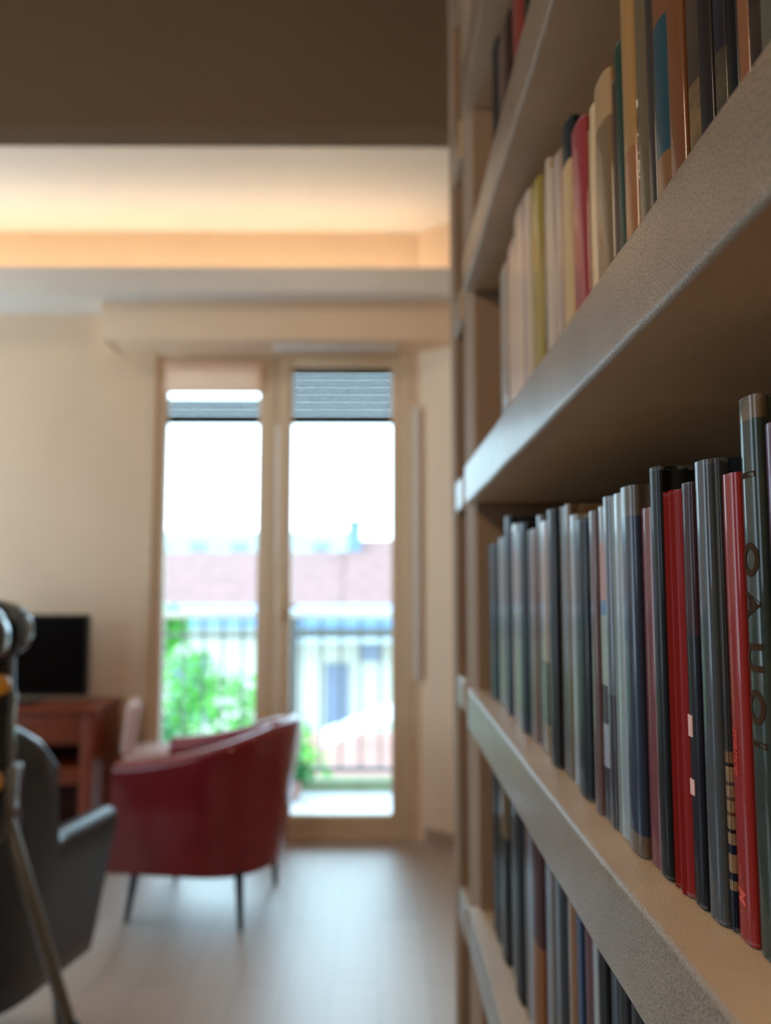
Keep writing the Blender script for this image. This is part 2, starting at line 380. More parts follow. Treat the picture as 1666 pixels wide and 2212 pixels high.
# ---------------------------------------------------------------- books
def profile(t, D, kind):
    """outer outline of a closed cover seen from above, from the near fore-edge round the spine to the far one"""
    h = t/2
    P = []
    if kind == 'p':
        r = min(.0012, h*.6); P = [(D, -h), (.5*D, -h), (.012, -h), (.0065, -h), (.0058, -h+min(.0003, h*.2)), (.0051, -h), (r, -h)]
        for i in range(1, 5):
            a = math.pi/2*i/5; P.append((r - r*math.sin(a), -h + r - r*math.cos(a)))
        P += [(-.0001-.0004*min(1, h/.006), -h*.72), (-.0001-.0008*min(1, h/.006), -h*.4), (-.0002-.0010*min(1, h/.006), 0)]
    else:
        g = min(.0016, h*.32) if kind == 'h' else min(.0022, h*.34)
        P = [(D, -h), (.5*D, -h), (.016, -h), (.0115, -h), (.0095, -h+g*.8), (.0080, -h+g), (.0065, -h+g*.8), (.0045, -h+.0002)]
        b = min(.0045, t*.20) * (1.0 if kind == 'h' else .6)
        for i in range(0, 9):
            a = math.pi/2*i/8; e = .75
            P.append((.0032 - (b)*math.sin(a)**1.0, -h*math.cos(a)**e if i < 8 else 0.0))
        if kind == 'g':     # fluted spine: shallow lengthwise ridges
            P = [(x - (.0007*math.cos(y/h*9.5) if x < .003 else 0), y) for x, y in P]
    return P + [(x, -y) for x, y in P[-2::-1]]
def book(spec):
    row, y0, y1, x0, zb, h, D, kind, rgb, label, kk = spec
    rnd = random.Random(label); t = y1 - y0
    root = empty('book', (x0, (y0+y1)/2, EYE + zb + .0012), label, 'book', group={0: 'books on the top shelf', 1: 'books on the upper shelf', 2: 'books on the middle shelf', 3: 'books on the lower shelf', 4: 'books on the far bay'}[row])
    P = profile(t, D, kind); th = min(.0022 if kind != 'p' else .0005, t*.18)
    n = len(P); inn = []
    for i, (x, y) in enumerate(P):
        a = P[max(0, i-1)]; b = P[min(n-1, i+1)]
        d = Vector((b[0]-a[0], b[1]-a[1])).normalized(); nn = Vector((d.y, -d.x))     # path runs -y side first: inward is away from outline
        c = Vector((x, y)); q1 = c + nn*th; q2 = c - nn*th
        q = q1 if abs(q1.y) < abs(y) - 1e-7 or (abs(y) < 1e-6 and q1.x > x) or (abs(abs(q1.y)-abs(y)) < 1e-7 and q1.x > x) else q2
        yy = max(-(t/2-th*.98), min(t/2-th*.98, q.y)); inn.append((max(q.x, x if x > D*.9 else q.x), yy))
    inn[0] = (D, -t/2+th); inn[-1] = (D, t/2-th)
    bm = bmesh.new(); NZ = 14; o_r = []; i_r = []
    ph = rnd.uniform(0, 100); amp = .00016 if kind == 'p' else .00010
    for k_ in range(NZ+1):
        z = h*k_/NZ
        def J(x, y, s):
            d = amp*noise.noise((z*22, ph, x*9+y*60))*s
            tp = .0012*kk.get('ragged', 0)*noise.noise((x*90, y*500, ph)) if k_ == NZ else 0
            return (x + d*.8, y + (d*.6 if abs(y) < t/2-.0002 else 0), z + tp)
        o_r.append([bm.verts.new(J(x, y, 1)) for x, y in P]); i_r.append([bm.verts.new(J(x, y, 0)) for x, y in inn])
    for k_ in range(NZ):
        for i in range(n-1):
            bm.faces.new((o_r[k_][i], o_r[k_][i+1], o_r[k_+1][i+1], o_r[k_+1][i]))
            bm.faces.new((i_r[k_][i], i_r[k_+1][i], i_r[k_+1][i+1], i_r[k_][i+1]))
        for e in (0, n-1): bm.faces.new((o_r[k_][e], o_r[k_+1][e], i_r[k_+1][e], i_r[k_][e]))
    for k_ in (0, NZ):
        for i in range(n-1): bm.faces.new((o_r[k_][i], i_r[k_][i], i_r[k_][i+1], o_r[k_][i+1]))
    bmesh.ops.recalc_face_normals(bm, faces=bm.faces)
    me = bpy.data.meshes.new('cover'); bm.to_mesh(me); bm.free(); smooth(me, 50)
    cov = link('cover', me, root, cover_mat('cover_' + label.split()[0], rgb, h, t, kind, kk, rnd))
    ins = .003 if kind != 'p' else .0003
    boxes('page_block', [(.0035 if kind != 'p' else .0012, D-ins-.001, -t/2+th+.0001, t/2-th-.0001, ins, h-ins)], 'pages', root)
    xs = min(x for x, y in P)
    for (z0, z1) in kk.get('patches', []):
        boxes('spine_label', [(xs-.0004, xs+.0008, -t*.05, t*.30, z0, z1)], simple('pale_pink_label', (205, 160, 150), .6), cov, label='pale pink paper label')
    for (tx, z, s, c) in kk.get('text', []):
        cu = bpy.data.curves.new('lettering', 'FONT'); cu.body = tx; cu.size = s*1.35; cu.extrude = .00015; cu.offset = s*.035; cu.align_x = 'CENTER'; cu.align_y = 'CENTER'
        if s < .012: cu.shear = .25
        oo = bpy.data.objects.new('tmp', cu); C.objects.link(oo)
        me = bpy.data.meshes.new_from_object(oo.evaluated_get(bpy.context.evaluated_depsgraph_get())); bpy.data.objects.remove(oo)
        y_c = t*kk.get('tx', -.02)*-1
        # letters run down the spine, facing the room
        mt = Matrix(((0, 0, -1), (0, 1, 0), (1, 0, 0))) if False else Matrix(((0, 0, -1), (0, -1, 0), (-1, 0, 0)))
        big = tx in 'IOAU'
        bmt = bmesh.new(); bmt.from_mesh(me); bmesh.ops.triangulate(bmt, faces=bmt.faces[:]); bmesh.ops.subdivide_edges(bmt, edges=bmt.edges[:], cuts=2); bmt.to_mesh(me); bmt.free()
        # shrink-wrap each letter to the curved spine
        prof = sorted((y, x) for x, y in P if x < .0045)
        def xat(y):
            for (ya, xa), (yb, xb_) in zip(prof, prof[1:]):
                if ya <= y <= yb: return xa + (xb_-xa)*((y-ya)/max(1e-9, yb-ya))
            return prof[0][1] if y < prof[0][0] else prof[-1][1]
        wmax = max(abs(v.co.y) for v in me.vertices); ks = min(1.0, (t*.40)/max(wmax, 1e-6))
        for v in me.vertices:
            p = mt @ v.co; dz = p.z; yy = p.y*ks*(1 if not kk.get('tx') else .8) + y_c
            yy = max(-t*.47, min(t*.47, yy)); v.co = Vector((xat(yy) - .00022 + (p.x)*.6, yy, dz + z))
        link('lettering', me, cov, simple('ink', c, .85, .1, spec=.1))
    return root
BOOKS = [
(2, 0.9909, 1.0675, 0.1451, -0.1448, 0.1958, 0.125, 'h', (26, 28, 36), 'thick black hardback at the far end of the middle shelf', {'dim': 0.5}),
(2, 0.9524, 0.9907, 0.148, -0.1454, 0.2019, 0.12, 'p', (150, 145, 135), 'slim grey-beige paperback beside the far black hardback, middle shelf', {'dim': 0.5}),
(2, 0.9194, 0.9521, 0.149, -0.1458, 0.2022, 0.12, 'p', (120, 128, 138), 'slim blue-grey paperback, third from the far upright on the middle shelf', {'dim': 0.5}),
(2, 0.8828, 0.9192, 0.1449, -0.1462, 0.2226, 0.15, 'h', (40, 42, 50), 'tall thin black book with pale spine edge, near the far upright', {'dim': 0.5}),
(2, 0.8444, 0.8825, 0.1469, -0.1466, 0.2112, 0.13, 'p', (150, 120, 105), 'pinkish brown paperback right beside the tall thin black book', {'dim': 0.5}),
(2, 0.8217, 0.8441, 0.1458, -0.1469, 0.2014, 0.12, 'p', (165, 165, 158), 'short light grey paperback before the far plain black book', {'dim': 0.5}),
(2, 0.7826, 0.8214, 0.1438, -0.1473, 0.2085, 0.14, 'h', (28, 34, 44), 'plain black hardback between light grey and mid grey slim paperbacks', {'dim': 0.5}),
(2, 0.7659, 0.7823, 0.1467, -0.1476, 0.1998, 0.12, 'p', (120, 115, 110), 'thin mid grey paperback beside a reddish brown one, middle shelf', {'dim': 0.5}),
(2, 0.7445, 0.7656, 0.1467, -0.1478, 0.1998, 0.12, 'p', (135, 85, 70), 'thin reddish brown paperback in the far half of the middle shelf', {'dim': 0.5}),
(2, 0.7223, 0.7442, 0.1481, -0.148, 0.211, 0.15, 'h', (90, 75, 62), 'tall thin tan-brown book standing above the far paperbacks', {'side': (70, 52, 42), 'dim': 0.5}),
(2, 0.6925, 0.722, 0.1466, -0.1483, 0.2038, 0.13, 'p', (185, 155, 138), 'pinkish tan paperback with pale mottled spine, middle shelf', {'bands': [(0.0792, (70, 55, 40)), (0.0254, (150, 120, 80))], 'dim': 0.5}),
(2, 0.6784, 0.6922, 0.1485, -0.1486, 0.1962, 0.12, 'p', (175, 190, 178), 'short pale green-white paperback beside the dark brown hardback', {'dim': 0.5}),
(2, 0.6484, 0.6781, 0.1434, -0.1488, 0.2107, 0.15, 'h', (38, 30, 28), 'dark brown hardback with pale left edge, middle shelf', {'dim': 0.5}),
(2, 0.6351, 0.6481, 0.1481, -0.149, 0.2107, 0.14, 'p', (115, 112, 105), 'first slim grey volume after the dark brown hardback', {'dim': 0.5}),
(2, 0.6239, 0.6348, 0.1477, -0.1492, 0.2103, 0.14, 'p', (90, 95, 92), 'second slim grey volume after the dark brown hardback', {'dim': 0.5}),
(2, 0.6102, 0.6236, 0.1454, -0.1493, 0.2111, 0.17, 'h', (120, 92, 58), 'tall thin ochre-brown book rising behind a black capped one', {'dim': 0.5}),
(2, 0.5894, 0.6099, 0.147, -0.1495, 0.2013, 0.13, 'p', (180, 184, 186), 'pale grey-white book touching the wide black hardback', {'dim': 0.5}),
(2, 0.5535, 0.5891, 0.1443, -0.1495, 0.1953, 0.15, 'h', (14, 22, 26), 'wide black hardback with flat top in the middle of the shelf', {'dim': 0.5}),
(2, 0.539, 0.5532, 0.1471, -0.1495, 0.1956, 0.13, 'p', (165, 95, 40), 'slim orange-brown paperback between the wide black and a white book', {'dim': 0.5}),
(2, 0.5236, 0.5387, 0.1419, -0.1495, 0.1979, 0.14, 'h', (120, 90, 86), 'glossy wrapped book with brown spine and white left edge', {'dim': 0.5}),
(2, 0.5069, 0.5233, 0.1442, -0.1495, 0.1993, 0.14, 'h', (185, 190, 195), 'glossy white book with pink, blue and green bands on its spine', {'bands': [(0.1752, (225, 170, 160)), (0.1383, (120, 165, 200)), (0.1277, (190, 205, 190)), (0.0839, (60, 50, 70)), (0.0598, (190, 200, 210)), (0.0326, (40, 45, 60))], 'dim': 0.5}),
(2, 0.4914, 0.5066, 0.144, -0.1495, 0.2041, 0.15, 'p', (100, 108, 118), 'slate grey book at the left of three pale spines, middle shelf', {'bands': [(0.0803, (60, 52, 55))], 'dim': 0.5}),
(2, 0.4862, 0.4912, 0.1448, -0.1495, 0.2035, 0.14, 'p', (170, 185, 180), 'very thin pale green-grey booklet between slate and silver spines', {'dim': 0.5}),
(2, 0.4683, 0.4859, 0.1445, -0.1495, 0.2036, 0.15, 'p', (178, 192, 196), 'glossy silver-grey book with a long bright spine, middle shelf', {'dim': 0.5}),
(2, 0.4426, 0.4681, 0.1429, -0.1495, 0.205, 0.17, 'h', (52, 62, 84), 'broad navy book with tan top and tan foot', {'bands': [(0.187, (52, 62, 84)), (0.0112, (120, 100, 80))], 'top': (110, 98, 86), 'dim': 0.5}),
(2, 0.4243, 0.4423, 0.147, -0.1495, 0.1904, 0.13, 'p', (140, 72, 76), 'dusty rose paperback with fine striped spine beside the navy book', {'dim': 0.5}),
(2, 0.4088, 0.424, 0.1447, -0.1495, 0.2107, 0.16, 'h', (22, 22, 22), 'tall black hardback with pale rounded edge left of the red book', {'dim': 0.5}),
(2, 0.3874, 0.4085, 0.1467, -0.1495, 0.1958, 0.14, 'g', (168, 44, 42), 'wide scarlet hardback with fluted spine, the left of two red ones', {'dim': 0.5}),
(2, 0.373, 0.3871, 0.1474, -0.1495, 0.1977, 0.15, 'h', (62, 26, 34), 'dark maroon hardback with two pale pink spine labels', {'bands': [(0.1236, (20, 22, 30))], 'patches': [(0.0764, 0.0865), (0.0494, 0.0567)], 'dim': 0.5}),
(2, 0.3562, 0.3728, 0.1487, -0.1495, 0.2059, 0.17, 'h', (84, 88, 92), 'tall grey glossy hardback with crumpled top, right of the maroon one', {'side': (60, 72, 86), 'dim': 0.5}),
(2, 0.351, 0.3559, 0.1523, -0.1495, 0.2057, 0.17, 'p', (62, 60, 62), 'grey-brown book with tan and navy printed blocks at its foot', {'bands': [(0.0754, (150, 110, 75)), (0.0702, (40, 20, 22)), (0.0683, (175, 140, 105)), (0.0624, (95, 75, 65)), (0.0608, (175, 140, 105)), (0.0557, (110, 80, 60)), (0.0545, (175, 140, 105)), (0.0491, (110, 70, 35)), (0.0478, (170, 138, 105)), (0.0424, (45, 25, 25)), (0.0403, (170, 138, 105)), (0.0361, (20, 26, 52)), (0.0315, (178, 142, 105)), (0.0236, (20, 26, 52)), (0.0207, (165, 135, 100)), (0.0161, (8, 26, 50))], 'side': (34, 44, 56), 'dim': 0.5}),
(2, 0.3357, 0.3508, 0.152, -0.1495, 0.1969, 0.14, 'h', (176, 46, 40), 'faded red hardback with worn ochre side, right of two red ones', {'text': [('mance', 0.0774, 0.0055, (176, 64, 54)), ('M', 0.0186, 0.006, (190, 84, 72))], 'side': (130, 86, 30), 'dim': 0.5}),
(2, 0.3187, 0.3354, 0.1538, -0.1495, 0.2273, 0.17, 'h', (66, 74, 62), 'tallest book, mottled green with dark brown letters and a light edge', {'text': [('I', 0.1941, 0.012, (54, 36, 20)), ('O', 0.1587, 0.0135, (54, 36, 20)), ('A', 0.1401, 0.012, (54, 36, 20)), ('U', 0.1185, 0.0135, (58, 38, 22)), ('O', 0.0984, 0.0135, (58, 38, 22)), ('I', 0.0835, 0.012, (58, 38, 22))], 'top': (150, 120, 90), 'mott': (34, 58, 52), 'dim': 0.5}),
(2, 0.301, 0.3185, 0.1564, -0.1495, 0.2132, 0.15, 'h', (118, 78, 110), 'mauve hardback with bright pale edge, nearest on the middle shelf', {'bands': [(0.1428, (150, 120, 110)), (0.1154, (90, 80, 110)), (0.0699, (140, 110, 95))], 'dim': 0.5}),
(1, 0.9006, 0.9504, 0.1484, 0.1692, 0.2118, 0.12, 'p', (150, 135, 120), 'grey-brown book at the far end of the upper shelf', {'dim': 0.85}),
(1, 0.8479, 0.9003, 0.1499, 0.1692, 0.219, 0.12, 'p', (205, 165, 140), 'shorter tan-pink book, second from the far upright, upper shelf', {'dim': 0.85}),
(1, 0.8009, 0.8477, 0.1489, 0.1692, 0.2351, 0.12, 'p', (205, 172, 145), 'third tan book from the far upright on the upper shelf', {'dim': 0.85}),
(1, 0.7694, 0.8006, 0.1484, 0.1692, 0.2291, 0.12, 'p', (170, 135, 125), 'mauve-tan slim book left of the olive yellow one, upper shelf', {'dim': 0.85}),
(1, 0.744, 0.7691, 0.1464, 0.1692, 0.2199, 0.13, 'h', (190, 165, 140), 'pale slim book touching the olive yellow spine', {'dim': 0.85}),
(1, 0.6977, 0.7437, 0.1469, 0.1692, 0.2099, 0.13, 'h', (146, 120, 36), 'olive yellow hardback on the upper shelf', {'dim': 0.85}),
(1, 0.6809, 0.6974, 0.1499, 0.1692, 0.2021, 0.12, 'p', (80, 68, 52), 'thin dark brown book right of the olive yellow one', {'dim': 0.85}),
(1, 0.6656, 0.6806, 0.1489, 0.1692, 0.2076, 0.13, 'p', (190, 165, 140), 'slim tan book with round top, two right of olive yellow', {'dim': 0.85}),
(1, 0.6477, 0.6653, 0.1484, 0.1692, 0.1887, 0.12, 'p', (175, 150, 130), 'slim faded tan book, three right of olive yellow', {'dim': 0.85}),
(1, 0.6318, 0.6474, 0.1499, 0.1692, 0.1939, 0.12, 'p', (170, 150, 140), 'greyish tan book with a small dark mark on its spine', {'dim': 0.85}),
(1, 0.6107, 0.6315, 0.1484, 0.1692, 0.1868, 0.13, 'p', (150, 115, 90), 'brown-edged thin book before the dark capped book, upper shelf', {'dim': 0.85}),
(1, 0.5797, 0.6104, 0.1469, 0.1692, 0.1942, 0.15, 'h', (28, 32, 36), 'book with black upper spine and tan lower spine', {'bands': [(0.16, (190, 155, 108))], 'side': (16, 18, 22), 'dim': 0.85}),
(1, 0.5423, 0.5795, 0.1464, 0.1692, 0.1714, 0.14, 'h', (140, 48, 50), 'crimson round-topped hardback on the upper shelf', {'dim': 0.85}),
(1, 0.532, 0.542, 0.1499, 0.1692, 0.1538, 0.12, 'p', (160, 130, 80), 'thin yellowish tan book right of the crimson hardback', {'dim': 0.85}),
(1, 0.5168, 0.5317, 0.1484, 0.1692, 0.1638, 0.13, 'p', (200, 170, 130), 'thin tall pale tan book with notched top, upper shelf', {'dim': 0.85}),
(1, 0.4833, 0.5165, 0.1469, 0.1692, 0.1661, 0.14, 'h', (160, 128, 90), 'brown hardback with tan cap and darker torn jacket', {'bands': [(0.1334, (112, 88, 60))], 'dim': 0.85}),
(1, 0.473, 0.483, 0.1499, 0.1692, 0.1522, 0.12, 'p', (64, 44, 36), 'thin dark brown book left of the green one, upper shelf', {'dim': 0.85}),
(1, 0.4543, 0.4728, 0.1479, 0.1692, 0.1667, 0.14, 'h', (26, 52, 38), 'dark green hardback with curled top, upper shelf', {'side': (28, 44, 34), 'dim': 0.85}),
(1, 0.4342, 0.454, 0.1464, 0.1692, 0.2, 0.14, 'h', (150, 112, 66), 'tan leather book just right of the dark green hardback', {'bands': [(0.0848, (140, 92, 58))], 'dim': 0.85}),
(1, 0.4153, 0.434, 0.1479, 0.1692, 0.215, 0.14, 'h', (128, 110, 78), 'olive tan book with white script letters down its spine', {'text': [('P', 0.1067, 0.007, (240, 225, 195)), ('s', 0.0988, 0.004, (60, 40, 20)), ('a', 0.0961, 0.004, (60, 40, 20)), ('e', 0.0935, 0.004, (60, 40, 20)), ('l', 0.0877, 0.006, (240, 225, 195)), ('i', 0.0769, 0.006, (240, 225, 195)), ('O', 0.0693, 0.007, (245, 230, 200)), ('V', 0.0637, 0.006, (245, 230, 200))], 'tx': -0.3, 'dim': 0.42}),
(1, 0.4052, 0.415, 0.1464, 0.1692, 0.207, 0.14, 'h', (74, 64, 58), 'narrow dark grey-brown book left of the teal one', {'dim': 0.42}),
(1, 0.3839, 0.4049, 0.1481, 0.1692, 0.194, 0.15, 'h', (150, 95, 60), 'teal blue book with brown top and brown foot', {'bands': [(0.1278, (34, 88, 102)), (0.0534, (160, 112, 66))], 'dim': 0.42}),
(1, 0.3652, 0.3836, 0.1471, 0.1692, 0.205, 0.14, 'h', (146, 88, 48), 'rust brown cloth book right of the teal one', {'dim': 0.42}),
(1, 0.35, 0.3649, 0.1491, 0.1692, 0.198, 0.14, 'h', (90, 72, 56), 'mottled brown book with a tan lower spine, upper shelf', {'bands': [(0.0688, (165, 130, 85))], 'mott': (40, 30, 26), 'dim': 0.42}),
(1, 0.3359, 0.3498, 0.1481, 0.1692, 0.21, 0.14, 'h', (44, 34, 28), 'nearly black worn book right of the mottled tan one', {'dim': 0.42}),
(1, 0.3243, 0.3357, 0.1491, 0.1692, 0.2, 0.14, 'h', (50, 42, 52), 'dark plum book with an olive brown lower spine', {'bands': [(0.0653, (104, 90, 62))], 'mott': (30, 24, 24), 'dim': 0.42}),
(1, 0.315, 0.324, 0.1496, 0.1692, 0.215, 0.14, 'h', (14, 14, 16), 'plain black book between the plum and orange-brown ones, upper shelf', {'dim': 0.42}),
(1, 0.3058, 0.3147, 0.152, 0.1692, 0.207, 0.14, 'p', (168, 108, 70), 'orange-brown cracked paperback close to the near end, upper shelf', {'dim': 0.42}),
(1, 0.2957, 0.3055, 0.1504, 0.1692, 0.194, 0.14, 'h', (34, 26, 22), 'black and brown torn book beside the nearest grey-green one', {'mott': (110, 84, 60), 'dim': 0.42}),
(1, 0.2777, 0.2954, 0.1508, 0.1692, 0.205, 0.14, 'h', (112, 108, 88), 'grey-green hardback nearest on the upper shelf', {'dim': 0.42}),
(3, 0.9889, 1.0617, 0.1451, -0.436, 0.212, 0.12, 'h', (30, 26, 24), 'black book at the far end of the lower shelf', {'dim': 0.5}),
(3, 0.9419, 0.9887, 0.145, -0.436, 0.222, 0.13, 'h', (130, 108, 66), 'book with tan upper half and black lower half, lower shelf', {'bands': [(0.139, (18, 18, 20))], 'dim': 0.5}),
(3, 0.9023, 0.9416, 0.1504, -0.436, 0.208, 0.12, 'p', (110, 108, 108), 'thin grey book between two black ones, far part of lower shelf', {'dim': 0.5}),
(3, 0.8545, 0.9021, 0.1468, -0.436, 0.216, 0.14, 'h', (18, 18, 20), 'black hardback, third dark spine on the lower shelf', {'dim': 0.5}),
(3, 0.821, 0.8542, 0.1503, -0.436, 0.224, 0.13, 'p', (105, 85, 70), 'brown-grey book left of a glossy silver spine, lower shelf', {'dim': 0.5}),
(3, 0.7928, 0.8207, 0.1487, -0.436, 0.21, 0.13, 'p', (150, 165, 180), 'glossy silver-blue spine touching the maroon book, lower shelf', {'dim': 0.5}),
(3, 0.7448, 0.7925, 0.1456, -0.436, 0.218, 0.14, 'h', (82, 32, 28), 'maroon hardback with an orange foot on the lower shelf', {'bands': [(0.1046, (160, 92, 36))], 'dim': 0.5}),  # the orange foot is a reflection painted into the lower spine colour
(3, 0.7157, 0.7445, 0.15, -0.436, 0.212, 0.13, 'p', (150, 158, 165), 'first pale grey glossy book right of the maroon one, lower shelf', {'dim': 0.5}),
(3, 0.6945, 0.7155, 0.1475, -0.436, 0.222, 0.13, 'p', (110, 100, 90), 'brown-grey spine between two pale glossy books, lower shelf', {'dim': 0.5}),
(3, 0.6697, 0.6942, 0.1484, -0.436, 0.208, 0.13, 'p', (150, 155, 165), 'second pale grey glossy book, left of the thick black one below', {'dim': 0.5}),
(3, 0.635, 0.6694, 0.1438, -0.436, 0.216, 0.14, 'h', (16, 16, 18), 'thick black hardback left of the orange-brown one, lower shelf', {'dim': 0.5}),
(3, 0.6101, 0.6347, 0.1448, -0.436, 0.224, 0.13, 'p', (150, 98, 46), 'orange-brown paperback on the lower shelf', {'dim': 0.5}),
(3, 0.5963, 0.6098, 0.1475, -0.436, 0.21, 0.13, 'p', (170, 185, 200), 'thin white-blue booklet right of orange-brown, lower shelf', {'dim': 0.5}),
(3, 0.5855, 0.596, 0.1426, -0.436, 0.218, 0.13, 'p', (60, 90, 130), 'thin blue booklet squeezed between pale and maroon spines', {'dim': 0.5}),
(3, 0.5616, 0.5852, 0.145, -0.436, 0.212, 0.14, 'h', (96, 38, 42), 'second maroon book, toward the near end of the lower shelf', {'dim': 0.5}),
(3, 0.5463, 0.5614, 0.1449, -0.436, 0.222, 0.13, 'p', (190, 195, 195), 'bright pale grey book right of the second maroon one', {'dim': 0.5}),
(3, 0.5253, 0.546, 0.1432, -0.436, 0.208, 0.14, 'h', (24, 22, 22), 'black book between pale grey and dark slate spines below', {'dim': 0.5}),
(3, 0.5119, 0.525, 0.1466, -0.436, 0.216, 0.13, 'p', (72, 84, 96), 'slate blue glossy book low on the lower shelf', {'dim': 0.5}),
(3, 0.4916, 0.5116, 0.1464, -0.436, 0.224, 0.14, 'h', (28, 28, 30), 'black glossy hardback just right of the slate blue one', {'dim': 0.5}),
(3, 0.4758, 0.4913, 0.1489, -0.436, 0.21, 0.13, 'p', (150, 155, 162), 'pale grey book with torn edge near the lower shelf lip', {'dim': 0.5}),
(3, 0.4529, 0.4755, 0.1437, -0.436, 0.218, 0.14, 'h', (16, 16, 18), 'last visible black book where the shelf lip cuts the lower row', {'dim': 0.5}),
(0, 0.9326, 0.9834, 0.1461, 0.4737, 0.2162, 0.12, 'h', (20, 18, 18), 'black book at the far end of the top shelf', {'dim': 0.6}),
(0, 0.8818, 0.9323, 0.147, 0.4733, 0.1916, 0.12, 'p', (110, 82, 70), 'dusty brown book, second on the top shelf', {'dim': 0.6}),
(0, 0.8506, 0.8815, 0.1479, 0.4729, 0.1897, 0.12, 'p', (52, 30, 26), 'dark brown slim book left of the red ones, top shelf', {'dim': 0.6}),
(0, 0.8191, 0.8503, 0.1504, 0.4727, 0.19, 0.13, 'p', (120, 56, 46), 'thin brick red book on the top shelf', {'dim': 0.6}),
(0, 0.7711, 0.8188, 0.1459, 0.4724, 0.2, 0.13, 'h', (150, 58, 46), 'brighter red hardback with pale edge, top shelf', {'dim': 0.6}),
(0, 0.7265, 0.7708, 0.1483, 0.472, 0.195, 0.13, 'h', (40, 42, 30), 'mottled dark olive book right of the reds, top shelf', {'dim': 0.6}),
]
for s_ in BOOKS: book(s_)
# the rows run on behind the shelf lips towards the near end
rr = random.Random(5)
for row, ys, base, cnt in ((0, .728, .4715, 8), (3, .448, -.436, 7)):
    y = ys
    for i in range(cnt):
        t = rr.uniform(.016, .034); c = rr.choice([(60, 40, 34), (28, 30, 34), (120, 96, 70), (84, 88, 92), (96, 40, 38)])
        book((row, y-t, y-.0004, rr.uniform(.148, .152), base, rr.uniform(.19, .215), .13, rr.choice('hp'), c,
              'book hidden behind the lip of the ' + ('top' if row == 0 else 'lower') + ' shelf', {})); y -= t
# dark books in the narrow second bay
for base, hh in ((.172, .2), (-.150, .21), (-.488, .19)):
    y = 1.328
    for i, t in enumerate((.03, .028, .03)):
        book((4, y-t, y-.0005, .16+.002*i, base, hh-.006*i, .13, 'h', ((30, 27, 28), (48, 36, 32), (26, 30, 36))[i],
              'dark book in the narrow far bay of the bookcase, ' + {.172: 'above eye level', -.150: 'at eye level', -.488: 'below eye level'}[base] + (', deepest', ', middle of three', ', nearest of three')[i], {})); y -= t

